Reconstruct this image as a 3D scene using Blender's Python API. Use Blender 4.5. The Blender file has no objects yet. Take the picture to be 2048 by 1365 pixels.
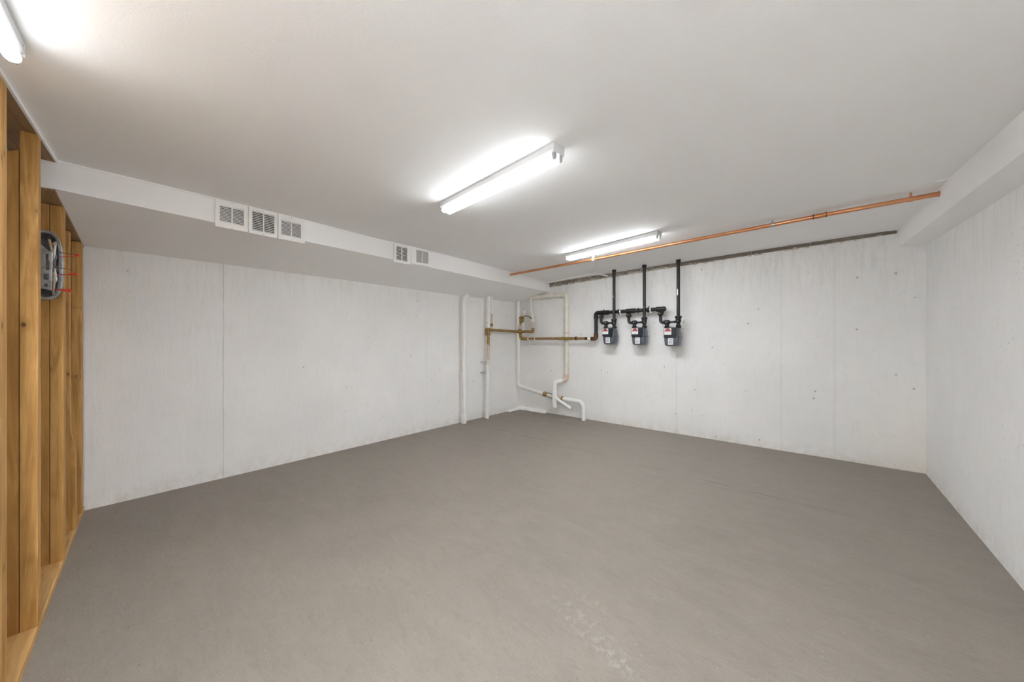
import bpy, bmesh, math, random
from mathutils import Vector, Matrix, noise

random.seed(7)
SC = bpy.context.scene
COL = SC.collection

# ------------------------------------------------------------------ camera, world, exposure
cd = bpy.data.cameras.new('camera')
cam = bpy.data.objects.new('camera', cd)
COL.objects.link(cam)
cam.location = (0, 0, 1.42)
cam.rotation_euler = (math.radians(90), 0, math.radians(41.7))
cd.sensor_width = 36.0
cd.lens = 36.0 * 650.0 / 2048.0
cd.shift_y = 3.5 / 2048.0
cd.clip_start = 0.02
SC.camera = cam

w = bpy.data.worlds.new('world')
SC.world = w
w.use_nodes = True
w.node_tree.nodes['Background'].inputs[0].default_value = (0.8, 0.8, 0.78, 1)
w.node_tree.nodes['Background'].inputs[1].default_value = 0.05

SC.view_settings.view_transform = 'Standard'
SC.view_settings.look = 'None'
SC.view_settings.gamma = 1.0
SC.view_settings.use_curve_mapping = False
SC.view_settings.exposure = 2.24
SC.cycles.diffuse_bounces = 9      # white painted basement: keep the interreflection
SC.cycles.max_bounces = 12
TUBE_POWER = 13.0            # radiance of the fluorescent tubes

# ------------------------------------------------------------------ materials
def mat(name):
    m = bpy.data.materials.new(name)
    m.use_nodes = True
    nt = m.node_tree
    return m, nt, nt.nodes['Principled BSDF']

class NT:
    """small helper to write node graphs"""
    def __init__(s, nt): s.nt = nt
    def n(s, typ, **kw):
        nd = s.nt.nodes.new(typ)
        for k, v in kw.items(): setattr(nd, k, v)
        return nd
    def l(s, a, b): s.nt.links.new(a, b)
    def coord(s, scale=(1, 1, 1), loc=(0, 0, 0), rot=(0, 0, 0)):
        t = s.n('ShaderNodeTexCoord'); m = s.n('ShaderNodeMapping')
        m.inputs['Scale'].default_value = scale
        m.inputs['Location'].default_value = loc
        m.inputs['Rotation'].default_value = rot
        s.l(t.outputs['Object'], m.inputs['Vector'])
        return m.outputs['Vector']
    def noise(s, vec, scale, detail=4, rough=.55, dist=0.0):
        t = s.n('ShaderNodeTexNoise')
        t.inputs['Scale'].default_value = scale; t.inputs['Detail'].default_value = detail
        t.inputs['Roughness'].default_value = rough; t.inputs['Distortion'].default_value = dist
        s.l(vec, t.inputs['Vector']); return t.outputs['Fac']
    def voro(s, vec, scale, rnd=1.0):
        t = s.n('ShaderNodeTexVoronoi')
        t.inputs['Scale'].default_value = scale; t.inputs['Randomness'].default_value = rnd
        s.l(vec, t.inputs['Vector']); return t.outputs
    def ramp(s, fac, a, b, ca=0.0, cb=1.0, smooth=False):
        t = s.n('ShaderNodeMapRange')
        if smooth: t.interpolation_type = 'SMOOTHSTEP'
        t.inputs['From Min'].default_value = a; t.inputs['From Max'].default_value = b
        t.inputs['To Min'].default_value = ca; t.inputs['To Max'].default_value = cb
        s.l(fac, t.inputs['Value']); return t.outputs['Result']
    def math(s, op, a, b=None, clamp=False):
        t = s.n('ShaderNodeMath', operation=op); t.use_clamp = clamp
        for i, v in ((0, a), (1, b)):
            if v is None: continue
            if isinstance(v, (int, float)): t.inputs[i].default_value = v
            else: s.l(v, t.inputs[i])
        return t.outputs[0]
    def mix(s, fac, a, b, blend='MIX'):
        t = s.n('ShaderNodeMix', data_type='RGBA', blend_type=blend)
        if isinstance(fac, (int, float)): t.inputs['Factor'].default_value = fac
        else: s.l(fac, t.inputs['Factor'])
        for nm, v in (('A', a), ('B', b)):
            sock = [i for i in t.inputs if i.name == nm and i.type == 'RGBA'][0]
            if isinstance(v, tuple): sock.default_value = (v[0], v[1], v[2], 1)
            else: s.l(v, sock)
        return [o for o in t.outputs if o.type == 'RGBA'][0]
    def xyz(s, vec):
        t = s.n('ShaderNodeSeparateXYZ'); s.l(vec, t.inputs[0]); return t.outputs
    def bump(s, h, strength, dist, bsdf, normal=None):
        t = s.n('ShaderNodeBump')
        t.inputs['Strength'].default_value = strength; t.inputs['Distance'].default_value = dist
        s.l(h, t.inputs['Height'])
        if normal: s.l(normal, t.inputs['Normal'])
        s.l(t.outputs[0], bsdf.inputs['Normal'])
        return t.outputs[0]

def plain(name, col, rough=.6, metal=0.0, var=.08, vscale=6.0, bump=0.0, bscale=60.0, spec=None):
    m, nt, b = mat(name); g = NT(nt)
    v = g.coord()
    f = g.noise(v, vscale, 5)
    c = g.mix(g.ramp(f, .3, .7), tuple(x * (1 - var) for x in col), tuple(min(1, x * (1 + var)) for x in col))
    g.l(c, b.inputs['Base Color'])
    b.inputs['Roughness'].default_value = rough
    b.inputs['Metallic'].default_value = metal
    if spec is not None: b.inputs['Specular IOR Level'].default_value = spec
    if bump: g.bump(g.noise(v, bscale, 3), bump, .004, b)
    return m

def painted_concrete(name, axis, seams=(), base=(.865, .862, .855), rough=.85):
    """thin white paint over cast concrete: vertical brush streaks, pits, form seams. axis 0/1 = horizontal axis of the wall"""
    m, nt, b = mat(name); g = NT(nt)
    v = g.coord()
    x, y, z = g.xyz(v)
    h = (x, y)[axis]
    sc = [1, 1, 1]; sc[2] = .12
    vs = g.coord(scale=tuple(sc))
    streak = g.noise(vs, 34, 5, .65)
    big = g.noise(v, 1.3, 4, .55)
    mid = g.noise(v, 9, 5, .65)
    fine = g.noise(v, 75, 3, .6)
    c = g.mix(g.ramp(big, .3, .7), tuple(k * .955 for k in base), tuple(k * 1.03 for k in base))
    c = g.mix(g.ramp(streak, .52, .74, 0, .13), c, (.60, .575, .53))
    c = g.mix(g.ramp(mid, .56, .75, 0, .14), c, (.66, .63, .57))
    # grime towards the top edge and warm stain at the foot, broken up
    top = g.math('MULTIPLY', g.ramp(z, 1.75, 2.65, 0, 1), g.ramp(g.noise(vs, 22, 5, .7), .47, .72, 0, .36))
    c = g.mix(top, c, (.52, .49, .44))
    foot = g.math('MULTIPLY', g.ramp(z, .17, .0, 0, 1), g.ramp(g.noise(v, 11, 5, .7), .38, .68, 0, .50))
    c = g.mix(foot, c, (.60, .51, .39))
    if axis == 0:   # yellowed paint in the right-hand corner
        yl = g.math('MULTIPLY', g.ramp(x, .3, .95), g.ramp(z, 1.3, .05))
        c = g.mix(g.math('MULTIPLY', yl, .5), c, (.86, .79, .68))
    # pits
    vo = g.voro(v, 7.5)
    pr = g.math('GREATER_THAN', g.xyz(vo['Color'])[0], .62)
    pit = g.math('MULTIPLY', g.ramp(vo['Distance'], .045, .10, 1, 0), pr)
    vo2 = g.voro(v, 24)
    pr2 = g.math('GREATER_THAN', g.xyz(vo2['Color'])[0], .66)
    pit2 = g.math('MULTIPLY', g.ramp(vo2['Distance'], .06, .15, 1, 0), pr2)
    cl = g.ramp(g.noise(v, 2.6, 3), .45, .62)
    pit2 = g.math('MULTIPLY', pit2, cl)
    pits = g.math('MAXIMUM', pit, g.math('MULTIPLY', pit2, .75))
    c = g.mix(g.math('MULTIPLY', pits, .60), c, (.26, .24, .21))
    hgt = g.math('ADD', g.math('MULTIPLY', streak, .55), g.math('MULTIPLY', fine, .45))
    hgt = g.math('SUBTRACT', hgt, g.math('MULTIPLY', pits, 1.4))
    for pos, strength, wd in seams:
        wob = g.ramp(g.noise(v, 3.2, 4, .6), 0, 1, -.006, .006)
        d = g.math('ABSOLUTE', g.math('ADD', g.math('SUBTRACT', h, pos), wob))
        ln = g.ramp(d, wd * .3, wd, 1, 0)
        br = g.ramp(g.noise(v, 7, 4, .7), .34, .55, .35, 1)
        ln = g.math('MULTIPLY', ln, br)
        c = g.mix(g.math('MULTIPLY', ln, strength), c, (.27, .25, .22))
        hgt = g.math('SUBTRACT', hgt, g.math('MULTIPLY', ln, strength * .9))
    g.l(c, b.inputs['Base Color'])
    b.inputs['Roughness'].default_value = rough
    b.inputs['Specular IOR Level'].default_value = .25
    g.bump(hgt, .8, .007, b)
    return m

def floor_material():
    m, nt, b = mat('trowelled_concrete_floor'); g = NT(nt)
    v = g.coord(); x, y, z = g.xyz(v)
    vr = g.coord(scale=(1.0, 2.6, 1), rot=(0, 0, .35))
    big = g.noise(v, .8, 5, .6)
    mid = g.noise(vr, 3.2, 6, .68, .5)
    sm = g.noise(vr, 13, 6, .7, .8)
    fine = g.noise(v, 120, 3, .6)
    c = g.mix(g.ramp(big, .30, .70), (.405, .370, .328), (0.525, 0.478, 0.422))
    c = g.mix(g.ramp(mid, .34, .70, 0, .62), c, (0.587, 0.536, 0.478))
    c = g.mix(g.ramp(sm, .50, .72, 0, .40), c, (0.355, 0.316, 0.273))
    c = g.mix(g.ramp(fine, .30, .75, 0, .30), c, (0.580, 0.536, 0.486))
    # light flecks left by the trowel
    fl = g.noise(g.coord(scale=(1, 3.4, 1), rot=(0, 0, -.5)), 38, 4, .7, 1.1)
    c = g.mix(g.ramp(fl, .60, .70, 0, .55), c, (0.725, 0.674, 0.609))
    fd = g.noise(g.coord(scale=(1, 4.2, 1), rot=(0, 0, .9), loc=(3, 1, 0)), 30, 4, .7, 1.0)
    c = g.mix(g.ramp(fd, .60, .72, 0, .60), c, (0.225, 0.196, 0.167))
    # aggregate specks
    vo = g.voro(v, 26)
    sp = g.math('MULTIPLY', g.ramp(vo['Distance'], .045, .10, 1, 0), g.math('GREATER_THAN', g.xyz(vo['Color'])[0], .82))
    c = g.mix(g.math('MULTIPLY', sp, .8), c, (0.850, 0.826, 0.768))
    vd = g.voro(g.coord(loc=(5, 3, 0)), 17)
    dp = g.math('MULTIPLY', g.ramp(vd['Distance'], .04, .09, 1, 0), g.math('GREATER_THAN', g.xyz(vd['Color'])[0], .84))
    c = g.mix(g.math('MULTIPLY', dp, .65), c, (0.203, 0.174, 0.145))
    # scraped white lime marks on the slab
    def blob(cx, cy, rx, ry, ang, lo, hi):
        ca, sa = math.cos(ang), math.sin(ang)
        dx = g.math('SUBTRACT', x, cx); dy = g.math('SUBTRACT', y, cy)
        u = g.math('DIVIDE', g.math('ADD', g.math('MULTIPLY', dx, ca), g.math('MULTIPLY', dy, sa)), rx)
        w_ = g.math('DIVIDE', g.math('SUBTRACT', g.math('MULTIPLY', dy, ca), g.math('MULTIPLY', dx, sa)), ry)
        r = g.math('SQRT', g.math('ADD', g.math('MULTIPLY', u, u), g.math('MULTIPLY', w_, w_)))
        n_ = g.noise(v, 26, 6, .75, .6)
        return g.math('MULTIPLY', g.ramp(r, 1.0, .25, 0, 1, True), g.ramp(n_, lo, hi))
    s1 = blob(-.76, 1.45, .38, .10, -.22, .49, .66)
    s2 = blob(-.62, 1.39, .16, .06, -.1, .46, .62)
    s3 = blob(-.86, 1.62, .24, .05, -.2, .50, .66)
    lime = g.math('MAXIMUM', g.math('MAXIMUM', s1, s2), g.math('MULTIPLY', s3, .7))
    c = g.mix(g.math('MULTIPLY', lime, .55), c, (0.850, 0.850, 0.850))
    # long hairline crack running across the slab
    wob = g.ramp(g.noise(v, 1.6, 5, .6), 0, 1, -.09, .09)
    d = g.math('ABSOLUTE', g.math('ADD', g.math('SUBTRACT', y, 3.83), wob))
    br = g.ramp(g.noise(g.coord(loc=(9, 0, 0)), 2.4, 4, .65), .42, .58)
    crack = g.math('MULTIPLY', g.ramp(d, .003, .011, 1, 0), br)
    c = g.mix(g.math('MULTIPLY', crack, .6), c, (0.189, 0.167, 0.145))
    # broken dark smear, stronger towards the pipe corner
    corner_dark = g.math('MULTIPLY', g.ramp(y, 4.75, 5.35, 0, 1), g.ramp(x, -2.6, -3.4, 0, 1))
    corner_dark = g.math('MULTIPLY', corner_dark, g.ramp(g.noise(v, 4, 4, .6), .42, .62, .0, .6))
    c = g.mix(corner_dark, c, (0.232, 0.203, 0.167))
    c = g.mix(1.0, c, (.525, .505, .49), 'MULTIPLY')
    g.l(c, b.inputs['Base Color'])
    rr = g.ramp(g.math('ADD', big, g.math('MULTIPLY', lime, -.4)), .3, .7, .42, .60)
    g.l(rr, b.inputs['Roughness'])
    b.inputs['Specular IOR Level'].default_value = .38
    hg = g.math('ADD', g.math('MULTIPLY', sm, .6), g.math('MULTIPLY', fine, .25))
    hg = g.math('ADD', hg, g.math('MULTIPLY', fl, .4))
    hg = g.math('SUBTRACT', hg, g.math('MULTIPLY', crack, .6))
    g.bump(hg, .75, .008, b)
    return m

def wood(name, light=(.62, .37, .13), dark=(.40, .20, .055), axis=2, knots=True, seed=0.0, kthr=.60):
    m, nt, b = mat(name); g = NT(nt)
    sc = [1.0, 1.0, 1.0]; sc[axis] = .07
    v = g.coord(loc=(seed, seed * .7, seed * 1.3))
    vs = g.coord(scale=tuple(sc), loc=(seed, seed * .7, seed * .3))
    gr = g.noise(vs, 26, 5, .6, 1.2)
    gr2 = g.noise(vs, 95, 3, .6, .4)
    bl = g.noise(v, 2.2, 3, .5)
    c = g.mix(g.ramp(gr, .38, .60), light, dark)
    c = g.mix(g.ramp(gr2, .52, .72, 0, .35), c, tuple(k * .72 for k in dark))
    c = g.mix(g.ramp(bl, .4, .75, 0, .4), c, tuple(k * 1.12 for k in light))
    if knots:
        sk = [1.0, 1.0, 1.0]; sk[axis] = .62
        vk = g.coord(scale=tuple(sk), loc=(seed * 2.1, seed, seed * .5))
        vo = g.voro(vk, 11)
        on = g.math('GREATER_THAN', g.xyz(vo['Color'])[0], kthr)
        k1 = g.math('MULTIPLY', g.ramp(vo['Distance'], .05, .12, 1, 0, True), on)
        k2 = g.math('MULTIPLY', g.ramp(vo['Distance'], .10, .34, .42, 0, True), on)
        c = g.mix(k2, c, tuple(k * .78 for k in dark))
        c = g.mix(g.math('MULTIPLY', k1, .85), c, (.085, .035, .012))
    g.l(c, b.inputs['Base Color'])
    b.inputs['Roughness'].default_value = .62
    b.inputs['Specular IOR Level'].default_value = .3
    g.bump(gr, .25, .003, b)
    return m

def mottled_pipe(name, c1, c2, scale=14, rough=.5, metal=0.0, lo=.42, hi=.6):
    m, nt, b = mat(name); g = NT(nt)
    v = g.coord()
    c = g.mix(g.ramp(g.noise(v, scale, 5, .65), lo, hi), c1, c2)
    g.l(c, b.inputs['Base Color'])
    b.inputs['Roughness'].default_value = rough; b.inputs['Metallic'].default_value = metal
    return m

M = {}
M['wall_left'] = painted_concrete('painted_concrete_left', 1, seams=((.53, .34, .006), (3.0, .05, .02)))
M['wall_back'] = painted_concrete('painted_concrete_back', 0, seams=((-1.457, .20, .008), (-2.69, .14, .008), (-.20, .10, .012), (.30, .07, .02)))
M['wall_right'] = painted_concrete('painted_concrete_right', 1, seams=((2.4, .08, .02),), base=(.87, .87, .866))
M['ceiling'] = plain('painted_ceiling_board', (.915, .915, .915), .9, var=.012, vscale=1.5, bump=.12, bscale=110, spec=.2)
M['soffit'] = plain('painted_soffit_board', (.92, .92, .92), .85, var=.012, vscale=1.5, bump=.10, bscale=110, spec=.2)
M['drywall_back'] = plain('grey_backing_board', (.40, .37, .33), .9, var=.05)
M['floor'] = floor_material()
M['stud'] = wood('spruce_stud', light=(.66, .375, .125), dark=(.43, .215, .055), seed=.0, kthr=.45)
M['stud_b'] = wood('spruce_stud_rear', light=(.55, .30, .09), dark=(.37, .18, .045), seed=3.3, kthr=.82)
M['stud_c'] = wood('spruce_stud_third', light=(.64, .365, .12), dark=(.42, .215, .055), seed=6.1, kthr=.5)
M['plate'] = wood('spruce_plate', light=(.70, .43, .18), dark=(.52, .29, .10), axis=0, seed=1.7, kthr=.8)
M['plate_dark'] = wood('spruce_top_plate', light=(.34, .21, .10), dark=(.22, .125, .055), axis=0, seed=4.7, kthr=.7)
M['sill'] = plain('weathered_sill_timber', (.20, .175, .145), .85, var=.2, vscale=9, bump=.4, bscale=40)
M['sill_light'] = mottled_pipe('patchy_sill_timber', (.21, .185, .155), (.46, .42, .36), 13, .85, lo=.45, hi=.68)
M['caulk'] = plain('filler_foam', (.62, .58, .52), .9, var=.2, vscale=20, bump=.5)
M['pvc'] = plain('white_painted_pipe', (.87, .855, .83), .45, var=.03)
M['pvc_bright'] = plain('bright_white_pipe', (0.900, 0.900, 0.877), .38, var=.02)
M['pipe_cream'] = mottled_pipe('cream_stained_pipe', (.74, .69, .60), (.80, .77, .71), 9, .5)
M['pipe_pink'] = mottled_pipe('pinkish_primer_pipe', (.66, .49, .38), (.64, .58, .50), 16, .5)
M['bronze'] = mottled_pipe('lacquered_iron_gold', (.20, .125, .035), (.46, .31, .09), 26, .38, .35)
M['brown_pipe'] = mottled_pipe('brown_coated_gas_pipe', (.27, .155, .065), (.35, .215, .095), 8, .45, .2)
M['black_iron'] = mottled_pipe('black_iron', (.007, .007, .007), (.017, .0165, .0165), 18, .42, .0)
M['rust'] = mottled_pipe('rusty_iron', (.05, .022, .012), (.20, .09, .04), 20, .6, .3)
M['copper'] = mottled_pipe('copper', (.58, .25, .11), (.68, .33, .17), 5, .33, .7)
M['galv'] = mottled_pipe('galvanised_steel', (.38, .39, .41), (.60, .62, .65), 18, .32, .75)
M['galv_dark'] = mottled_pipe('dark_galvanised_steel', (.10, .105, .11), (.22, .225, .235), 24, .4, .6)
M['meter'] = plain('meter_grey_enamel', (.095, .105, .13), .33, var=.06, vscale=20)
M['meter_dark'] = plain('meter_dark_plastic', (.018, .02, .028), .3, var=.1)
M['flange'] = plain('meter_flange_grey', (.10, .112, .125), .4)
M['label_white'] = plain('white_label', (.78, .78, .77), .5, var=.02)
M['label_red'] = plain('red_print', (.42, .05, .07), .5, var=.05)
M['ink'] = plain('dark_ink', (.16, .16, .18), .6)
M['stamp'] = plain('mill_stamp_ink', (.24, .12, .05), .8)
M['enamel'] = plain('white_fixture_enamel', (.60, .60, .60), .4, var=.01)
M['socket'] = plain('grey_lamp_socket', (.42, .42, .41), .5)
M['vent'] = plain('white_vent_enamel', (0.889, 0.877, 0.866), .45, var=.01)
M['vent_dark'] = plain('dark_duct', (.055, .05, .045), .9)
M['vent_fill'] = plain('painted_over_grille', (.60, .59, .57), .7, var=.03)
M['wire_red'] = plain('red_wire', (.60, .045, .02), .45)
M['wire_brown'] = plain('brown_wire', (.20, .075, .04), .5)
M['wire_tan'] = plain('tan_wire', (.52, .43, .29), .5)
M['nut_white'] = plain('white_knob', (.80, .78, .76), .4)
M['copper_wire'] = plain('bare_copper_wire', (.65, .3, .15), .35, .7)

def tube_material(name='lit_fluorescent_tube', k=1.0):
    m, nt, b = mat(name)
    b.inputs['Base Color'].default_value = (.9, .9, .9, 1)
    b.inputs['Emission Color'].default_value = (.912, .955, .987, 1)
    # emission weighted downwards by the normal, to weaken the glow on the ceiling
    g = NT(nt); t = g.n('ShaderNodeNewGeometry'); nz = g.xyz(t.outputs['Normal'])[2]
    g.l(g.ramp(nz, .15, -.75, TUBE_POWER * k * .15, TUBE_POWER * k * 1.30, True), b.inputs['Emission Strength'])
    return m
M['tube'] = tube_material(k=.85)
M['tube_bright'] = tube_material('bright_fluorescent_tube', 1.30)
M['tube_added'] = tube_material('added_fill_tube', 1.8)  # for the added fixture out of view
M['tube_corner'] = tube_material('corner_fluorescent_tube', .9)

# ------------------------------------------------------------------ wall frames
AB = Vector((-4.5322, 5.3628, 0)); BC = Vector((1.0048, 5.6064, 0))
eB = (BC - AB).normalized(); nB = Vector((eB.y, -eB.x, 0))
AD = Vector((-4.5253, -0.3527, 0))
eA = (AD - AB).normalized(); nA = Vector((-eA.y, eA.x, 0))
FW = lambda p: Vector(p)                                            # world frame
FB = lambda p: AB + eB * p[0] + nB * p[1] + Vector((0, 0, p[2]))    # back wall: along, out, up
FA = lambda p: AB + eA * p[0] + nA * p[1] + Vector((0, 0, p[2]))    # left wall

Q = (0.6207, -0.0498, 0.1118, 0.0205, -0.0114, 0.0061)
def zc(x, y):
    """height of the ceiling board (it sags a little towards the near end of the room)"""
    X, Y = x / 1.42, y / 1.42
    z = 1.42 + 1.42 * (Q[0] + Q[1] * X + Q[2] * Y + Q[3] * X * Y + Q[4] * Y * Y + Q[5] * X * X)
    t = max(0.0, min(1.0, (y - 4.3) / 1.1)); t = t * t * (3 - 2 * t)
    xs, cs = (-3.7884, -1.4439, .7886), (-.0076, .0247, -.0165)
    c = sum(cs[i] * math.prod((x - xs[j]) / (xs[i] - xs[j]) for j in range(3) if j != i) for i in range(3))
    return z + t * max(-.04, min(.03, c))

# ------------------------------------------------------------------ mesh builder
class MB:
    def __init__(s, frame=FW): s.bm = bmesh.new(); s.f = frame
    def quadbox(s, lo, hi):
        """box from 4 lower corners and 4 upper corners (local)"""
        a = [s.bm.verts.new(s.f(p)) for p in lo]; b = [s.bm.verts.new(s.f(p)) for p in hi]
        n = len(a); s.bm.faces.new(a); s.bm.faces.new(b[::-1])
        for i in range(n): s.bm.faces.new((a[i], b[i], b[(i + 1) % n], a[(i + 1) % n]))
        return s
    def box(s, x0, x1, y0, y1, z0, z1):
        return s.quadbox([(x0, y0, z0), (x1, y0, z0), (x1, y1, z0), (x0, y1, z0)],
                         [(x0, y0, z1), (x1, y0, z1), (x1, y1, z1), (x0, y1, z1)])
    def loft(s, rings, cap=True):
        vs = [[s.bm.verts.new(s.f(p)) for p in r] for r in rings]
        n = len(vs[0])
        for a, b in zip(vs, vs[1:]):
            for i in range(n): s.bm.faces.new((a[i], a[(i + 1) % n], b[(i + 1) % n], b[i]))
        if cap: s.bm.faces.new(vs[0][::-1]); s.bm.faces.new(vs[-1])
        return s
    def tube(s, pts, r, fillet=0.0, seg=16, cap=True, r2=None):
        P = [Vector(p) for p in pts]
        if fillet and len(P) > 2:
            out = [P[0]]
            for i in range(1, len(P) - 1):
                a, b, c = P[i - 1], P[i], P[i + 1]
                d1 = (a - b); d2 = (c - b); f = min(fillet, d1.length * .49, d2.length * .49)
                p1 = b + d1.normalized() * f; p2 = b + d2.normalized() * f
                for k in range(7):
                    t = k / 6; out.append(p1 * (1 - t) ** 2 + b * 2 * t * (1 - t) + p2 * t * t)
            out.append(P[-1]); P = out
        T = []
        for i in range(len(P)):
            t = (P[min(i + 1, len(P) - 1)] - P[max(i - 1, 0)]); T.append(t.normalized())
        up = Vector((0, 0, 1)) if abs(T[0].z) < .9 else Vector((1, 0, 0))
        u = T[0].cross(up).normalized()
        rings = []
        for i, p in enumerate(P):
            u = (u - T[i] * u.dot(T[i])).normalized(); v = T[i].cross(u)
            rr = r if r2 is None else r + (r2 - r) * i / (len(P) - 1)
            rings.append([p + (u * math.cos(2 * math.pi * k / seg) + v * math.sin(2 * math.pi * k / seg)) * rr for k in range(seg)])
        return s.loft(rings, cap)
    def prof(s, p0, p1, prof, seg=16):
        """lathe between p0 and p1: prof = [(t along 0..1, radius)]"""
        a, b = Vector(p0), Vector(p1); t = (b - a).normalized()
        up = Vector((0, 0, 1)) if abs(t.z) < .9 else Vector((1, 0, 0))
        u = t.cross(up).normalized(); v = t.cross(u)
        return s.loft([[a + (b - a) * q + (u * math.cos(2 * math.pi * k / seg) + v * math.sin(2 * math.pi * k / seg)) * r for k in range(seg)] for q, r in prof])
    def build(s, name, m, parent=None, smooth=False, bevel=0.0, origin=None):
        bmesh.ops.recalc_face_normals(s.bm, faces=s.bm.faces)
        o0 = Vector(origin) if origin is not None else (Vector(parent['_o']) if parent is not None else Vector((0, 0, 0)))
        bmesh.ops.translate(s.bm, verts=s.bm.verts, vec=-o0)
        me = bpy.data.meshes.new(name); s.bm.to_mesh(me); s.bm.free()
        me.materials.append(m)
        if smooth:
            me.shade_smooth()
        o = bpy.data.objects.new(name, me); COL.objects.link(o)
        if smooth:
            es = o.modifiers.new('edge', 'EDGE_SPLIT'); es.split_angle = math.radians(38)
        if parent is not None: o.parent = parent
        else: o.location = o0
        o['_o'] = tuple(o0)
        if bevel:
            b = o.modifiers.new('bevel', 'BEVEL'); b.width = bevel; b.segments = 2; b.limit_method = 'ANGLE'
        return o

def thing(name, label, cat, loc, group=None):
    o = bpy.data.objects.new(name, None); COL.objects.link(o)
    o.empty_display_size = .1
    o.location = loc; o['label'] = label; o['category'] = cat; o['_o'] = tuple(loc)
    if group: o['group'] = group
    return o
def tag(o, label, cat, group=None):
    o['label'] = label; o['category'] = cat
    if group: o['group'] = group
    return o
def struct(o, label=None):
    o['kind'] = 'structure'
    if label: o['label'] = label
    return o

# ------------------------------------------------------------------ the room shell
m = MB(); m.box(-4.75, 1.25, -.75, 5.85, -.12, 0)
struct(m.build('floor', M['floor']), 'grey-brown trowelled concrete floor slab')

def prism(pts, z0, z1):
    m = MB(); m.quadbox([(p[0], p[1], z0) for p in pts], [(p[0], p[1], z1) for p in pts]); return m
o = AB + eA * 6.3
m = prism([AB + eA * -.05, AB + eA * 6.0, AB + eA * 6.0 - nA * .2, AB + eA * -.05 - nA * .2], 0, 2.75)
struct(m.build('wall_left', M['wall_left']), 'white painted concrete wall beside the timber studs')
m = prism([AB, BC, BC - nB * .2, AB - nB * .2], 0, 2.86)
struct(m.build('wall_back', M['wall_back']), 'white painted concrete wall carrying the gas meters')
C0 = (.8535, -.62)
m = prism([(BC.x, BC.y), C0, (C0[0] + .2, C0[1]), (BC.x + .2, BC.y)], 0, 2.86)
struct(m.build('wall_right', M['wall_right']), 'white painted concrete wall on the right')
m = MB(); m.box(-4.75, -.75, -.62, -.50, 0, 2.9)
struct(m.build('wall_near', M['drywall_back']), 'grey backing board behind the timber studs')
m = MB(); m.box(-.75, 1.1, -.62, -.40, 0, 2.9)
struct(m.build('wall_entry', M['soffit']), 'white board wall behind the photographer')

def grid_sheet(xs, ys, top, thick=.02):
    bm = bmesh.new()
    lo = [[bm.verts.new((x, y, top(x, y))) for y in ys] for x in xs]
    hi = [[bm.verts.new((x, y, top(x, y) + thick)) for y in ys] for x in xs]
    nx, ny = len(xs), len(ys)
    for i in range(nx - 1):
        for j in range(ny - 1):
            bm.faces.new((lo[i][j], lo[i][j + 1], lo[i + 1][j + 1], lo[i + 1][j]))
            bm.faces.new((hi[i][j], hi[i + 1][j], hi[i + 1][j + 1], hi[i][j + 1]))
    for i in range(nx - 1):
        bm.faces.new((lo[i][0], lo[i + 1][0], hi[i + 1][0], hi[i][0]))
        bm.faces.new((lo[i][-1], hi[i][-1], hi[i + 1][-1], lo[i + 1][-1]))
    for j in range(ny - 1):
        bm.faces.new((lo[0][j], hi[0][j], hi[0][j + 1], lo[0][j + 1]))
        bm.faces.new((lo[-1][j], lo[-1][j + 1], hi[-1][j + 1], hi[-1][j]))
    m = MB(); m.bm.free(); m.bm = bm; return m
lin = lambda a, b, n: [a + (b - a) * i / (n - 1) for i in range(n)]
m = grid_sheet(lin(-4.6, 1.1, 40), lin(-.352, 5.7, 44), zc)
c = m.build('ceiling', M['ceiling']); c.data.shade_smooth(); struct(c, 'smooth off-white painted board ceiling')
c.modifiers.new('edge', 'EDGE_SPLIT').split_angle = .6

# boxed soffit along the left wall: (y, x of its face, z of its lower edge, z where it meets the wall)
SOF = [(-.49, -3.225, 2.303, 2.232), (-.352, -3.2415, 2.315, 2.237), (.2633, -3.3692, 2.3464, 2.240), (1.677, -3.6464, 2.4181, 2.247),
       (3.6, -3.745, 2.431, 2.247), (5.40, -3.795, 2.4418, 2.268)]
def sof(y):
    for a, b in zip(SOF, SOF[1:]):
        if y <= b[0] or b is SOF[-1]:
            t = (y - a[0]) / (b[0] - a[0]); return [a[i] + (b[i] - a[i]) * t for i in range(4)]
m = MB()
rings = []
for y in lin(-.49, 5.42, 44):
    _, x, zl, zw = sof(y)
    rings.append([(x, y, zc(x, y) + .01), (x, y, zl), (-4.56, y, zw), (-4.56, y, zc(x, y) + .01)])
m.loft(rings)
struct(m.build('trim_1', M['soffit'], smooth=True), 'white boxed soffit running above the left wall')
# thin caulked lip where the soffit face meets the ceiling board
m = MB()
rings = []
for y in lin(-.352, 5.42, 44):
    _, x, zl, zw = sof(y); z = zc(x, y)
    rings.append([(x - .002, y, z - .012), (x + .006, y, z - .010), (x + .010, y, z + .004), (x - .002, y, z + .004)])
m.loft(rings)
struct(m.build('trim_2', M['soffit']), 'painted bead between soffit and ceiling')

# boxed beam along the right wall
m = MB(); rings = []
for y in lin(-.5, 5.62, 20):
    xw = .8535 + (y + .55) * .02459 + .01
    zb = 2.3478 + (y - 2.826) * .0497; zw = 2.326 + (y - 3.333) * .0648
    rings.append([(.806, y, zc(.806, y) + .01), (.806, y, zb), (xw, y, zw), (xw, y, zc(.806, y) + .01)])
m.loft(rings)
struct(m.build('trim_3', M['soffit']), 'white boxed beam along the right wall')
m = MB(); rings = []
for y in lin(3.9, 5.6, 14):                       # thin board edge left beside the beam
    z = zc(.78, y); rings.append([(.735, y, z - .004), (.806, y, z - .006), (.806, y, z + .01), (.735, y, z + .01)])
m.loft(rings)
struct(m.build('trim_4', M['soffit']), 'narrow board strip beside the beam')

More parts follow.
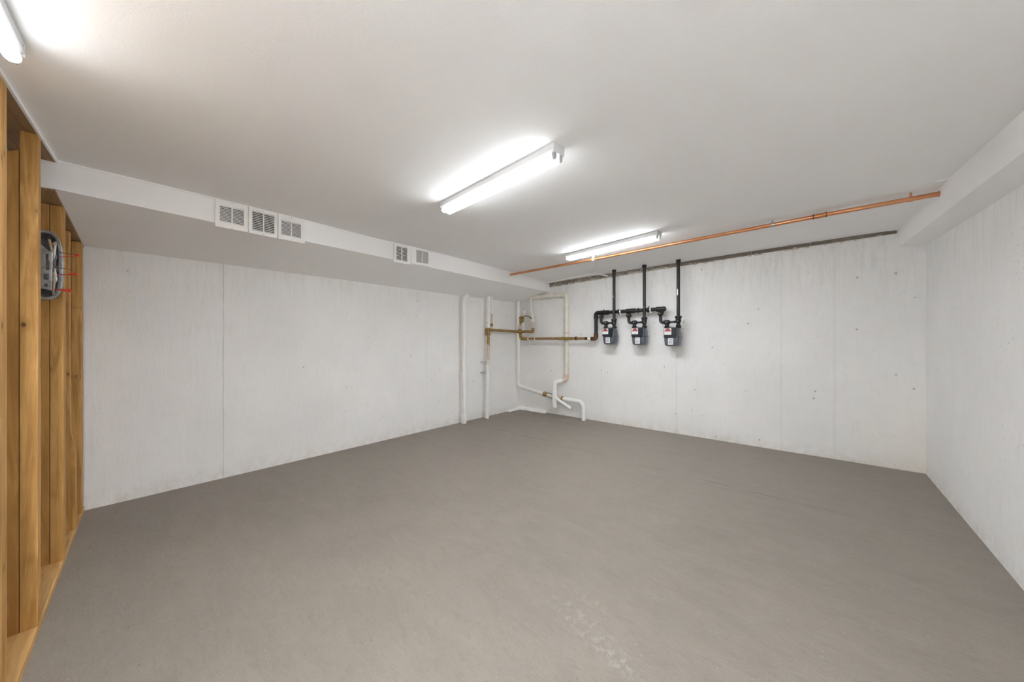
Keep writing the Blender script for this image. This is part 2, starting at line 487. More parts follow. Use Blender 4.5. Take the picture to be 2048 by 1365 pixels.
# exposed sill timbers between the back wall and the ceiling
sill = bpy.data.objects.new('trim_5', None); COL.objects.link(sill); sill.location = FB((.75, 0, 2.55))
sill['kind'] = 'structure'; sill['_o'] = tuple(sill.location); sill['label'] = 'dark exposed timber sill along the top of the back wall'
def band_h(s):
    pts = [(.74, .086), (3.09, .062), (4.0, .050), (5.33, .042)]
    for a, b in zip(pts, pts[1:]):
        if s <= b[0] or b is pts[-1]: return a[1] + (b[1] - a[1]) * (s - a[0]) / (b[0] - a[0])
joints = [.745, 1.35, 2.05, 3.05, 4.02, 4.62, 5.07, 5.335]
for i, (a, b) in enumerate(zip(joints, joints[1:])):
    mm = MB(FB); rg = []
    for s in lin(a + .002, b - .002, 6):
        p = FB((s, 0, 0)); zt = zc(p.x, p.y) + .004; h = band_h(s)
        dd = .012 + .004 * (i % 2)
        rg.append([(s, -.03, zt - h), (s, dd, zt - h), (s, dd, zt), (s, -.03, zt)])
    mm.loft(rg); mm.build('board', M['sill_light'] if i < 3 else M['sill'], sill)
# lumps of filler along the lower edge of the timbers
rnd = random.Random(5)
mm = MB(FB)
for k in range(170):
    s = rnd.uniform(.8, 5.3) if k > 80 else rnd.uniform(.8, 3.4)
    p = FB((s, 0, 0)); z = zc(p.x, p.y) - band_h(s) + rnd.uniform(-.012, .010) + (.012 if s < 3.3 else 0)
    L = rnd.uniform(.015, .07); h = rnd.uniform(.004, .012)
    mm.loft([[(s - L / 2 + L * t, .008 + .014 * math.sin(math.pi * t) * math.cos(q), z + h * (math.sin(math.pi * t) + .1) * math.sin(q)) for q in (0, 1.05, 2.1, 3.14, 4.2, 5.2)] for t in (0, .3, .7, 1)])
o = mm.build('filler', M['caulk'], sill); o['kind'] = 'stuff'
# rounded cement cove at the foot of the corner
mm = MB(FB)
path = [(s, .0 + .03, 0) for s in lin(0.0, .66, 9)]
mm.loft([[(s, -.01, 0), (s, .085 + .012 * math.sin(s * 23), 0), (s, .06, .035), (s, .02, .058 - .02 * (s / .66)), (s, -.01, .062 - .02 * (s / .66))] for s in lin(-.0, .68, 12)])
struct(mm.build('baseboard_back', M['pvc']), 'rounded white cement cove at the foot of the pipe corner')
mm = MB(FA)
mm.loft([[(s, -.01, 0), (s, .06, 0), (s, .045, .03 * (1 - s / .5)), (s, .015, .05 * (1 - s / .5) + .004), (s, -.01, .055 * (1 - s / .5) + .005)] for s in lin(0.0, .42, 9)])
struct(mm.build('baseboard_left', M['pvc']), 'low end of the white cement cove')

# ------------------------------------------------------------------ timber stud wall
YF = -.3527
sw = bpy.data.objects.new('wall_front', None); COL.objects.link(sw); sw.location = (-4.45, YF, 0)
sw['kind'] = 'structure'; sw['_o'] = tuple(sw.location); sw['label'] = 'unclad timber stud wall'
def soft_under(x, y):
    _, xf, zl, zw = sof(y); t = (x - xf) / (-4.56 - xf); return zl + (zw - zl) * max(0, min(1, t))
# bottom plate and top plates
m = MB(); m.box(-4.52, -.78, -.495, YF, 0, .042); m.build('bottom_plate', M['plate'], sw, bevel=.003)
m = MB(); rings = []
for x in lin(-3.235, -.76, 20): rings.append([(x, -.495, zc(x, YF) - .016), (x, YF - .002, zc(x, YF) - .016), (x, YF - .002, zc(x, YF) + .03), (x, -.495, zc(x, YF) + .03)])
m.loft(rings); m.build('top_plate', M['plate_dark'], sw)
m = MB(); rings = []
for x in lin(-4.52, -3.25, 12): z = soft_under(x, YF); rings.append([(x, -.495, z - .016), (x, YF - .004, z - .016), (x, YF - .004, z - .001), (x, -.495, z - .001)])
m.loft(rings); m.build('top_plate', M['plate_dark'], sw)
# drywall edge showing above the plate
m = MB(); rings = []
for x in lin(-3.235, -.76, 20): z = zc(x, YF); rings.append([(x, YF - .004, z - .014), (x, YF + .006, z - .014), (x, YF + .006, z + .004), (x, YF - .004, z + .004)])
m.loft(rings); m.build('board_edge', M['ceiling'], sw)

def stud(x0, x1, yb=-.403, ztop=None, material='stud', split=True, notch=None):
    xm = (x0 + x1) / 2
    zt = (zc(xm, YF) if xm > -3.24 else soft_under(xm, YF)) - .016 if ztop is None else ztop
    m = MB()
    if notch:
        # waney front edge: the upper length of the stud is narrower, then swells out to full depth
        rg = []
        for z, y in notch: rg.append([(x0, yb, z), (x1, yb, z), (x1, y, z), (x0, y, z)])
        m.loft(rg)
    else:
        m.box(x0, x1, yb, YF, .042, zt)
    return m.build('stud', M[material], sw, bevel=.003)
def rear(x0, x1, ztop=None, material='stud_b', cut=None):
    xm = (x0 + x1) / 2
    zt = (zc(xm, YF) if xm > -3.24 else soft_under(xm, YF)) - .016 if ztop is None else ztop
    m = MB()
    if cut:
        m.quadbox([(x0, -.492, .042), (x1, -.492, .042), (x1, -.405, .042), (x0, -.405, .042)],
                  [(x0, -.492, cut[0]), (x1, -.492, cut[0]), (x1, -.405, cut[1]), (x0, -.405, cut[1])])
    else: m.box(x0, x1, -.492, -.405, .042, zt)
    return m.build('rear_stud', M[material], sw, bevel=.002)
stud(-2.245, -2.157, material='stud_c'); rear(-2.245, -2.16)
stud(-2.834, -2.767); rear(-2.836, -2.769, cut=(2.28, 2.335))
stud(-3.575, -3.49, material='stud_c'); rear(-3.577, -3.492)
stud(-4.085, -4.007, material='stud', yb=-.43, notch=[(.042, YF), (.50, YF), (.60, -.3545), (.68, -.362), (.74, -.371), (.80, -.3755), (1.2, -.379), (2.24, -.381)])
stud(-4.43, -4.337, material='stud_c'); rear(-4.432, -4.339)
for x in (-1.62, -1.2, -.78): stud(x - .075, x, material='stud_c'); rear(x - .077, x - .002)
# mill stamp on the stud against the left wall
def flat_text(txt, name, size, matname, parent, loc, rot):
    cu = bpy.data.curves.new(name, 'FONT'); cu.body = txt; cu.size = size; cu.extrude = .0003; cu.align_x = 'CENTER'; cu.align_y = 'CENTER'
    cu.materials.append(M[matname])
    tmp = bpy.data.objects.new(name, cu)
    COL.objects.link(tmp)
    dg = bpy.context.evaluated_depsgraph_get()
    me = bpy.data.meshes.new_from_object(tmp.evaluated_get(dg))
    me.name = name
    bpy.data.objects.remove(tmp)
    o = bpy.data.objects.new(name, me); COL.objects.link(o)
    o.parent = parent; o.location = Vector(loc) - Vector(parent['_o']); o.rotation_euler = rot
    return o
flat_text('1E1', 'grade_stamp', .040, 'stamp', sw, (-4.3365, -.378, 1.145), (math.radians(90), 0, math.radians(90)))
flat_text('1117', 'grade_stamp', .026, 'stamp', sw, (-4.3365, -.378, 1.70), (math.radians(90), 0, math.radians(90)))

# ------------------------------------------------------------------ oval metal box with wires, in the stud bay
bx = thing('electrical_box', 'galvanised metal oval electrical box with red wires fixed between the studs', 'electrical box', (-3.485, -.40, 1.89))
def stadium(x, yc, zc_, ry, rz, n=28):
    out = []
    for k in range(n):
        a = 2 * math.pi * k / n; c_, s_ = math.cos(a), math.sin(a)
        out.append((x, yc + ry * math.copysign(abs(c_) ** .75, c_), zc_ + rz * math.copysign(abs(s_) ** .6, s_)))
    return out
yc_, zz = -.408, 1.888
m = MB(); m.loft([stadium(-3.484, yc_, zz, .058, .200), stadium(-3.474, yc_, zz, .058, .200)]); m.build('back_plate', M['galv_dark'], bx, smooth=True)
m = MB()
m.loft([stadium(-3.474, yc_, zz, .058, .200), stadium(-3.392, yc_, zz, .058, .205), stadium(-3.388, yc_, zz, .064, .209),
        stadium(-3.384, yc_, zz, .060, .205), stadium(-3.388, yc_, zz, .050, .194), stadium(-3.474, yc_, zz, .050, .192), stadium(-3.474, yc_, zz, .058, .200)], cap=False)
m.build('side_wall', M['galv'], bx, smooth=True)
m = MB(); m.loft([[(-3.380, -.43, 1.745), (-3.380, -.383, 1.735), (-3.380, -.379, 1.965), (-3.380, -.396, 1.975), (-3.380, -.43, 2.02)],
                  [(-3.374, -.43, 1.745), (-3.374, -.383, 1.735), (-3.374, -.379, 1.965), (-3.374, -.396, 1.975), (-3.374, -.43, 2.02)]])
br = m.build('mounting_bracket', M['galv'], bx, bevel=.002)
for (y, z, a, b) in ((-.399, 1.93, .005, .022), (-.397, 1.885, .006, .03), (-.402, 1.815, .009, .018), (-.403, 1.765, .006, .010)):
    m = MB(); m.box(-3.3739, -3.3733, y - a, y + a, z - b, z + b); m.build('slot', M['galv_dark'], br)
m = MB()
m.box(-3.396, -3.388, -.398, -.366, 1.79, 1.83); m.build('clamp', M['galv'], bx, bevel=.002)
m = MB(); m.box(-3.396, -3.388, -.395, -.366, 1.93, 1.945); m.build('clamp', M['galv'], bx, bevel=.002)
def wire(pts, r, mm, nm='wire'):
    m = MB(); m.tube(pts, r, .02, 8); return m.build(nm, M[mm], bx, smooth=True)
X0 = -3.40
wire([(X0, -.395, 2.045), (X0 + .02, -.385, 1.99), (X0, -.380, 1.94), (X0 + .01, -.388, 1.86)], .0055, 'wire_tan')
wire([(X0, -.372, 2.035), (X0 + .02, -.374, 1.96), (X0, -.376, 1.88), (X0 + .01, -.368, 1.80)], .005, 'label_white')
wire([(X0, -.380, 1.85), (X0 + .02, -.374, 1.80), (X0, -.380, 1.74), (X0, -.378, 1.71)], .0055, 'wire_tan')
wire([(X0, -.384, 1.99), (X0 + .02, -.365, 1.94), (X0 + .02, -.378, 1.90), (X0, -.362, 1.86)], .004, 'ink')
wire([(X0 + .01, -.375, 1.975), (-3.38, -.34, 1.972), (-3.38, -.292, 1.968)], .0022, 'wire_brown')
wire([(X0 + .01, -.362, 1.944), (-3.38, -.33, 1.951), (-3.38, -.292, 1.962)], .0022, 'wire_red')
wire([(X0 + .01, -.376, 1.878), (-3.38, -.34, 1.876), (-3.38, -.311, 1.876)], .0018, 'wire_brown')
wire([(X0 + .01, -.364, 1.836), (-3.38, -.34, 1.838), (-3.38, -.318, 1.842)], .0022, 'wire_red')
wire([(X0 + .01, -.374, 1.744), (-3.38, -.352, 1.744)], .003, 'wire_red')
def nut(p, q, nm='wire_nut'):
    m = MB(); m.prof(p, q, [(0, .004), (.15, .0065), (.8, .009), (1, .0095)], 10); return m.build(nm, M['wire_red'], bx, smooth=True)
nut((-3.38, -.302, 1.965), (-3.38, -.284, 1.970)); nut((-3.38, -.322, 1.842), (-3.38, -.292, 1.850)); nut((-3.38, -.354, 1.744), (-3.38, -.311, 1.742))
for (y, z) in ((-.378, 2.02), (-.376, 1.90)):
    m = MB(); m.prof((-3.40, y, z), (-3.385, y, z), [(0, .008), (.7, .008), (1, .005)], 10); m.build('screw', M['copper_wire'], bx, smooth=True)

# ------------------------------------------------------------------ fluorescent fixtures
def fixture(p_far, p_near, width, side, label, lamp='tube'):
    """p_far / p_near: ends of the near-side top edge on the ceiling; side = +1 body lies towards +Y"""
    a, b = Vector(p_far), Vector(p_near)
    e = (b - a); L = e.length; e = e.normalized()
    n = Vector((-e.y, e.x, 0)).normalized() * side; up = e.cross(n).normalized()
    if up.z < 0: up = -up
    root = thing('fluorescent_light', label, 'light', tuple((a + b) / 2 + n * width / 2))
    F = lambda p: a + e * p[0] + n * p[1] + up * p[2]
    W = width
    m = MB(F); m.loft([[(x, .004, .03), (x, .004, -.006), (x, 0, -.010), (x, 0, -.036), (x, .008, -.046), (x, W - .008, -.046), (x, W, -.036), (x, W, -.010), (x, W - .004, -.006), (x, W - .004, .03)] for x in (.004, L - .004)])
    m.build('housing', M['enamel'], root)
    for x0, x1 in ((0, .006), (L - .006, L)):
        m = MB(F); m.box(x0, x1, 0, W, -.047, .03); m.build('end_plate', M['enamel'], root, bevel=.002)
    for yy in (W / 2 - .024, W / 2 + .024):
        m = MB(F); m.prof((.022, yy, -.066), (L - .022, yy, -.066), [(0, .012), (.004, .0175), (.012, .0185), (.988, .0185), (.996, .0175), (1, .012)], 20)
        m.build('tube', M[lamp], root, smooth=True)
        for x0, x1 in ((.006, .021), (L - .021, L - .006)):
            m = MB(F); m.loft([[(x, yy - .013, -.046), (x, yy - .013, -.068), (x, yy - .008, -.080), (x, yy + .008, -.080), (x, yy + .013, -.068), (x, yy + .013, -.046)] for x in (x0, x1)])
            m.build('lamp_holder', M['socket'], root, bevel=.001)
    for yy in (.02,):
        for xx in (.03, L - .03):
            m = MB(F); m.prof((xx, -.001, -.022), (xx, .002, -.022), [(0, .004), (1, .004)], 8); m.build('screw', M['socket'], root)
    return root
fixture((-2.130, 1.537, 2.5326), (-.969, 1.4186, 2.4763), .088, 1, 'long twin-tube fluorescent light in the middle of the ceiling, nearest whole one')
fixture((-2.3908, 3.749, 2.6221), (-1.132, 3.560, 2.6006), .105, 1, 'shorter-looking fluorescent light beside the copper pipe', 'tube_bright')
fixture((-1.872, -.262, 2.3875), (-.66, -.262, zc(-.66, -.262)), .088, -1, 'fluorescent light cut by the top left corner above the studs', 'tube_corner')
fixture((-.58, -.262, zc(-.58, -.262)), (.62, -.262, zc(.62, -.262)), .088, -1, 'added unseen fluorescent light behind the camera, evening out the brightness', 'tube_added')  # unseen fixture added behind the camera to brighten the room evenly

# ------------------------------------------------------------------ vents on the soffit face
def vent(y0, y1, z0a, z1a, z0b, z1b, op, label, covered=False):
    """plate corners: z0a..z1a at y0, z0b..z1b at y1; op = opening (ya, yb, za0, za1, zb0, zb1)"""
    x_ = lambda y: sof(y)[1]
    root = thing('ventilation_grille', label, 'vent', (x_((y0 + y1) / 2), (y0 + y1) / 2, z0a), 'white return-air grilles on the soffit' if not covered else None)
    F = lambda p: (x_(p[1]) + p[0], p[1], p[2])
    F2 = lambda p: Vector(F(p))
    d = .016
    ya, yb, a0, a1, b0, b1 = op
    zl = lambda y: z0a + (z0b - z0a) * (y - y0) / (y1 - y0)
    zh = lambda y: z1a + (z1b - z1a) * (y - y0) / (y1 - y0)
    ol = lambda y: a0 + (b0 - a0) * (y - ya) / (yb - ya)
    oh = lambda y: a1 + (b1 - a1) * (y - ya) / (yb - ya)
    m = MB(F2)
    def slab(p, q, l0, h0, l1, h1, dd=d, back=.001):
        m.quadbox([(back, p, l0), (dd, p, l0), (dd, q, l1), (back, q, l1)], [(back, p, h0), (dd, p, h0), (dd, q, h1), (back, q, h1)])
    slab(y0, ya, zl(y0), zh(y0), zl(ya), zh(ya)); slab(yb, y1, zl(yb), zh(yb), zl(y1), zh(y1))
    slab(ya, yb, zl(ya), ol(ya), zl(yb), ol(yb)); slab(ya, yb, oh(ya), zh(ya), oh(yb), zh(yb))
    m.build('frame', M['vent'] if not covered else M['soffit'], root)
    m = MB(F2); m.quadbox([(.001, ya, ol(ya)), (.002, ya, ol(ya)), (.002, yb, ol(yb)), (.001, yb, ol(yb))], [(.001, ya, oh(ya)), (.002, ya, oh(ya)), (.002, yb, oh(yb)), (.001, yb, oh(yb))])
    m.build('duct_opening', M['vent_dark'] if not covered else M['vent_fill'], root)
    ym = (ya + yb) / 2
    m = MB(F2); m.quadbox([(.003, ym - .004, ol(ym)), (d - .001, ym - .004, ol(ym)), (d - .001, ym + .004, ol(ym)), (.003, ym + .004, ol(ym))],
                          [(.003, ym - .004, oh(ym)), (d - .001, ym - .004, oh(ym)), (d - .001, ym + .004, oh(ym)), (.003, ym + .004, oh(ym))])
    m.build('mullion', M['vent'] if not covered else M['soffit'], root)
    n = 11
    for k in range(n):
        for (p, q) in ((ya, ym - .004), (ym + .004, yb)):
            f = (k + .5) / n
            c0 = ol(p) + (oh(p) - ol(p)) * f; c1 = ol(q) + (oh(q) - ol(q)) * f; t = .0034
            m = MB(F2); m.quadbox([(.004, p, c0 + .003), (d - .004, p, c0 - t), (d - .004, q, c1 - t), (.004, q, c1 + .003)],
                                  [(.004, p, c0 + .006), (d - .004, p, c0 + t * .3), (d - .004, q, c1 + t * .3), (.004, q, c1 + .006)])
            m.build('louvre', M['vent'] if not covered else M['vent_fill'], root)
    for zf in (.04, .96):
        yy = ym; z = zl(yy) + (zh(yy) - zl(yy)) * zf
        m = MB(F2); m.prof((d - .001, yy, z), (d + .002, yy, z), [(0, .004), (1, .003)], 8); m.build('screw', M['socket'], root)
    return root
vent(.349, .552, 2.320, 2.538, 2.333, 2.549, (.375, .526, 2.368, 2.493, 2.374, 2.506), 'leftmost white louvred vent of the row of three, nearest the studs')
vent(.559, .762, 2.331, 2.548, 2.341, 2.560, (.583, .741, 2.363, 2.524, 2.369, 2.532), 'middle white louvred vent of the row of three, tallest grille opening')
vent(.771, .988, 2.342, 2.563, 2.355, 2.573, (.795, .955, 2.385, 2.515, 2.394, 2.525), 'rightmost white louvred vent of the row of three')
vent(1.967, 2.19, 2.390, 2.612, 2.399, 2.618, (2.0, 2.15, 2.423, 2.590, 2.428, 2.598), 'single white louvred vent farther along the soffit, next to the painted-over one')
vent(2.215, 2.50, 2.424, 2.614, 2.428, 2.620, (2.279, 2.462, 2.446, 2.606, 2.461, 2.612), 'painted-over white grille, last along the soffit', covered=True)

# ------------------------------------------------------------------ copper pipe under the ceiling
cp = thing('copper_pipe', 'long copper pipe running across under the ceiling', 'pipe', (-3.72, 4.178, 2.60))
CP = [(-3.76, 4.181, 2.599), (-3.651, 4.175, 2.5975), (-2.9, 4.141, 2.585), (-2.126, 4.107, 2.5755), (-1.2, 4.078, 2.5725), (-.2118, 4.063, 2.5722), (.158, 4.070, 2.576), (.82, 4.126, 2.5875)]
m = MB(); m.tube(CP, .0185, 0, 20); m.build('pipe', M['copper'], cp, smooth=True)
def along(px):
    for a, b in zip(CP, CP[1:]):
        if px <= b[0]: t = (px - a[0]) / (b[0] - a[0]); return Vector(a).lerp(Vector(b), t)
    return Vector(CP[-1])
m = MB(); m.prof(along(.075), along(.165), [(0, .0185), (.03, .0225), (.97, .0225), (1, .0185)], 20); m.build('coupling', M['copper'], cp, smooth=True)
for x in (.08, .165):
    m = MB(); m.tube([along(x - .004), along(x + .004)], .0232, 0, 20); m.build('solder_ring', M['rust'], cp, smooth=True)
for x in (-.2118, .66):
    p = along(x)
    m = MB(); m.tube([along(x - .010), along(x + .010)], .0225, 0, 20); m.box(p.x - .006, p.x + .006, p.y - .003, p.y + .003, p.z + .018, zc(p.x, p.y) + .004)
    m.build('pipe_clamp', M['galv'] if x < 0 else M['copper'], cp, smooth=True)
m = MB(); m.tube([(.799, 4.124, 2.587), (.807, 4.125, 2.5872)], .0215, 0, 20); m.build('escutcheon', M['copper'], cp, smooth=True)

# thin white conduit and its hanger strap
cn = thing('conduit', 'thin white conduit under the ceiling, branching behind the copper pipe', 'conduit', (-2.62, 5.09, 2.60))
m = MB(); m.tube([(-4.0, 5.30, 2.612), (-3.3, 5.20, 2.612), (-2.62, 5.09, 2.612)], .013, 0, 10); m.build('pipe', M['pvc'], cn, smooth=True)
m = MB(); m.tube([(-2.62, 5.09, 2.605), (-2.19, 4.25, 2.590)], .012, 0, 10); m.build('branch', M['pvc'], cn, smooth=True)
m = MB(); m.tube([(-2.62, 5.09, 2.605), FB((1.977, .06, 2.598))], .014, 0, 10); m.build('branch', M['pvc'], cn, smooth=True)
m = MB(); m.box(-2.645, -2.60, 5.06, 5.11, 2.592, 2.63); m.build('junction', M['pvc'], cn, bevel=.005)
p = along(-2.15)
m = MB(); m.tube([along(-2.165), along(-2.135)], .024, 0, 16); m.box(p.x - .014, p.x + .014, p.y - .010, p.y + .010, p.z + .015, zc(p.x, p.y) + .004); m.build('strap', M['pvc'], cn, smooth=True)

# ------------------------------------------------------------------ drain and water pipes in the corner
def coupling(F, parent, p, q, r, mm, ridge=.004, nm='coupling'):
    m = MB(F); m.prof(p, q, [(0, r), (.04, r + ridge), (.96, r + ridge), (1, r)], 18); return m.build(nm, M[mm], parent, smooth=True)

FA1 = lambda p: FA((p[0] + .033, p[1] + (.04 if p[1] > .05 else 0), p[2]))
FA2 = lambda p: FA((p[0] + .039, p[1] + (.04 if p[1] > .05 else 0), p[2]))
v1 = thing('vent_pipe', 'white vertical waste pipe on the left wall, farthest from the corner', 'pipe', FA1((1.62, .06, 0)))
m = MB(FA1); m.tube([(1.555, .075, 2.262), (1.59, .07, 2.235), (1.62, .06, 2.16), (1.62, .06, -.005)], .038, .05, 20); m.build('pipe', M['pvc'], v1, smooth=True)
for z0, z1 in ((.845, .875), (2.12, 2.16), (.035, .16)): coupling(FA1, v1, (1.62, .06, z0), (1.62, .06, z1), .040, 'pvc_bright' if z0 < .1 else 'pvc')
for z in (.86, 1.60):
    m = MB(FA1); m.box(1.61, 1.665, 0, .075, z - .008, z + .008); m.build('wall_bracket', M['pvc'], v1)

v2 = thing('riser_pipe', 'white vertical pipe with gold tee and pink band on left wall', 'pipe', FA2((1.06, .08, 0)))
m = MB(FA2); m.tube([(1.07, .08, -.005), (1.062, .08, 1.0)], .033, 0, 20); m.build('pipe', M['pvc_bright'], v2, smooth=True)
m = MB(FA2); m.tube([(1.062, .08, 1.0), (1.053, .08, 1.10)], .029, 0, 20); m.build('pipe', M['pipe_cream'], v2, smooth=True)
m = MB(FA2); m.tube([(1.053, .08, 1.10), (1.047, .08, 1.382)], .028, 0, 20); m.build('primer_band', M['pipe_pink'], v2, smooth=True)['label'] = 'pinkish stained length'
m = MB(FA2); m.tube([(1.047, .08, 1.36), (1.04, .08, 1.74)], .028, 0, 20); m.build('gold_sleeve', M['bronze'], v2, smooth=True)['label'] = 'gold-brown lacquered length'
m = MB(FA2); m.tube([(1.042, .08, 1.70), (1.034, .08, 2.30)], .033, 0, 20); m.build('pipe', M['pvc'], v2, smooth=True)
coupling(FA2, v2, (1.065, .08, .90), (1.065, .08, .99), .032, 'pvc'); coupling(FA2, v2, (1.07, .08, .27), (1.07, .08, .31), .033, 'pvc_bright'); coupling(FA2, v2, (1.07, .08, .11), (1.07, .08, .19), .034, 'pvc_bright', .007)
coupling(FA2, v2, (1.045, .08, 1.56), (1.041, .08, 1.70), .030, 'bronze', .009, 'tee')
m = MB(FA2); m.prof((1.043, .07, 1.775), (1.043, .07, 1.82), [(0, .02), (.2, .028), (.8, .028), (1, .018)], 6); m.build('plug', M['bronze'], v2)
for z in (.86, 1.06):
    m = MB(FA2); m.box(1.07, 1.135, 0, .09, z - .007, z + .007); m.build('wall_bracket', M['galv'], v2)

v2b = thing('water_pipe', 'thin pinkish white pipe rising above the gold tee to the soffit', 'pipe', FA2((.96, .09, 1.70)))
m = MB(FA2); m.tube([(.96, .09, 2.32), (.96, .09, 1.97)], .014, 0, 12); m.build('pipe', M['pvc'], v2b, smooth=True)
m = MB(FA2); m.tube([(.96, .09, 1.97), (.965, .09, 1.70)], .019, 0, 12); m.build('pipe', M['pipe_pink'], v2b, smooth=True)
m = MB(FA2); m.prof((.965, .09, 1.73), (.967, .09, 1.79), [(0, .022), (.2, .028), (.8, .028), (1, .02)], 8); m.build('union', M['bronze'], v2b)
m = MB(FA2); m.tube([(.966, .09, 1.76), (1.03, .085, 1.72)], .012, 0, 10); m.build('nipple', M['bronze'], v2b, smooth=True)

v3 = thing('drain_pipe', 'white drain pipe dropping down the room corner then sloping to the floor', 'pipe', FB((.045, .12, 0)))
m = MB(FB); m.tube([(.086, .18, 2.33), (.086, .18, .515), (.745, .18, .407)], .038, .10, 20); m.build('pipe', M['pvc'], v3, smooth=True)
coupling(FB, v3, (.086, .18, .985), (.086, .18, 1.09), .038, 'pvc', .006)
coupling(FB, v3, (.086, .18, .61), (.086, .18, .69), .038, 'pvc', .005)
m = MB(FB); m.prof((.71, .180, .413), (.80, .172, .396), [(0, .040), (.1, .053), (.45, .053), (.5, .045), (1, .045)], 8); m.build('brass_adaptor', M['brown_pipe'], v3)['label'] = 'brown threaded adaptor'
m = MB(FB); m.tube([(.79, .173, .399), (.90, .15, .376), (1.10, .12, .350)], .034, 0, 20); m.build('pipe', M['pipe_cream'], v3, smooth=True)
m = MB(FB); m.tube([(.80, .172, .435), (.90, .15, .41)], .010, 0, 8); m.tube([(.79, .172, .362), (.90, .15, .342)], .009, 0, 8); m.build('strap_bolt', M['black_iron'], v3, smooth=True)
coupling(FB, v3, (1.0, .12, .362), (1.10, .12, .350), .036, 'pipe_pink', .006); coupling(FB, v3, (1.09, .12, .352), (1.125, .12, .348), .040, 'bronze', .005, 'clamp_ring')
m = MB(FB); m.tube([(1.11, .12, .350), (1.50, .12, .338), (1.55, .12, .25), (1.55, .12, -.006)], .038, .09, 20); m.build('pipe', M['pvc_bright'], v3, smooth=True)
coupling(FB, v3, (1.55, .12, .205), (1.55, .12, .165), .038, 'pvc_bright', .006)

v5 = thing('overflow_pipe', 'cream pipe bent down along the back wall to an open white end', 'pipe', FB((1.167, .07, .15)))
m = MB(FB); m.tube([(.30, .07, 2.352), (.86, .07, 2.352)], .040, 0, 20); m.build('pipe', M['pipe_cream'], v5, smooth=True)
coupling(FB, v5, (.84, .07, 2.352), (.865, .07, 2.352), .041, 'pvc', .004)
m = MB(FB); m.tube([(.86, .07, 2.352), (1.167, .07, 2.345), (1.167, .07, .78)], .042, .075, 20); m.build('pipe', M['pipe_cream'], v5, smooth=True)
coupling(FB, v5, (1.167, .07, 2.22), (1.167, .07, 2.26), .042, 'pipe_cream', .004); coupling(FB, v5, (1.167, .07, .82), (1.167, .07, .94), .042, 'pipe_cream', .005)
coupling(FB, v5, (1.167, .07, 1.60), (1.167, .07, 1.62), .042, 'pipe_pink', .003)
m = MB(FB); m.tube([(1.167, .07, .82), (1.162, .08, .72), (1.09, .13, .695)], .044, .05, 20); m.build('elbow', M['pipe_pink'], v5, smooth=True)['label'] = 'beige stained elbow'
m = MB(FB); m.tube([(1.11, .125, .70), (.985, .19, .665), (.98, .20, .56), (.98, .20, .18)], .042, .085, 20); m.build('pipe', M['pvc_bright'], v5, smooth=True)
coupling(FB, v5, (.98, .20, .53), (.98, .20, .20), .042, 'pvc_bright', .004)
m = MB(FB); m.tube([(.99, .20, .37), (1.10, .20, .315), (1.285, .20, .225)], .028, 0, 18); m.build('side_branch', M['pvc_bright'], v5, smooth=True)
m = MB(FB); m.tube([(1.262, .20, .237), (1.300, .17, .195)], .032, 0, 18); m.build('end_cap', M['pvc'], v5, smooth=True)

# ------------------------------------------------------------------ gold-brown gas supply
gs = thing('gas_supply_pipe', 'gold-brown gas pipe running from the left tee along the back wall', 'pipe', FB((.2, .16, 1.5)))
G = .16
m = MB(FB); m.tube([FBp for FBp in [(-.0, G + .10, 1.652), (.42, G, 1.646)]], .026, 0, 16)
# stretch from the tee on the left wall to the corner
Aw = FA((1.069, .13, 1.665)); loc = lambda P: ((P - AB).dot(eB), (P - AB).dot(nB), P.z)
m = MB(FB); m.tube([loc(Aw), (.10, .26, 1.652), (.425, G, 1.646)], .026, .08, 16); m.build('pipe', M['bronze'], gs, smooth=True)
m = MB(FB); m.tube([(.40, G + .01, 1.646), (.445, G, 1.645), (.445, G, 1.72)], .029, .03, 16); m.build('elbow', M['bronze'], gs, smooth=True)
m = MB(FB); m.tube([(.445, G, 1.70), (.445, G, 1.85)], .022, 0, 14); m.build('nipple', M['pipe_pink'], gs, smooth=True)
m = MB(FB); m.prof((.443, G, 1.83), (.440, G, 1.90), [(0, .026), (.3, .042), (.7, .042), (1, .03)], 8); m.build('union', M['nut_white'], gs)
m = MB(FB); m.tube([(.438, G, 1.88), (.425, G, 2.0), (.40, G, 2.06), (.395, G, 2.345)], .020, .04, 12); m.build('white_pipe', M['pvc'], gs, smooth=True)
m = MB(FB); m.tube([(.35, G - .02, 2.345), (.35, G - .02, 2.22), (.40, G - .01, 2.18)], .012, .03, 10); m.build('white_pipe', M['pvc'], gs, smooth=True)
# valve cluster
m = MB(FB); m.prof((.13, G + .03, 1.60), (.13, G + .03, 1.71), [(0, .03), (.2, .046), (.6, .05), (1, .03)], 12); m.build('tee', M['bronze'], gs, smooth=True)
m = MB(FB); m.prof((.12, G + .03, 1.70), (.12, G + .02, 1.80), [(0, .048), (.5, .040), (1, .020)], 12); m.build('reducer', M['pipe_pink'], gs, smooth=True)
m = MB(FB); m.tube([(.21, G + .02, 1.68), (.21, G + .02, 1.84)], .020, 0, 12); m.build('white_pipe', M['nut_white'], gs, smooth=True)
m = MB(FB); m.tube([(.12, G + .02, 1.78), (.155, G + .02, 1.86)], .018, 0, 12); m.build('nipple', M['bronze'], gs, smooth=True)
m = MB(FB); m.prof((.165, G + .02, 1.835), (.175, G + .02, 1.975), [(0, .022), (.2, .052), (.45, .038), (.6, .058), (.85, .05), (1, .02)], 8); m.build('valve', M['bronze'], gs)
m = MB(FB); m.tube([(.17, G + .02, 1.93), (.25, G + .02, 1.985), (.33, G + .01, 1.97), (.43, G, 1.90)], .014, .04, 10); m.build('pipe', M['bronze'], gs, smooth=True)
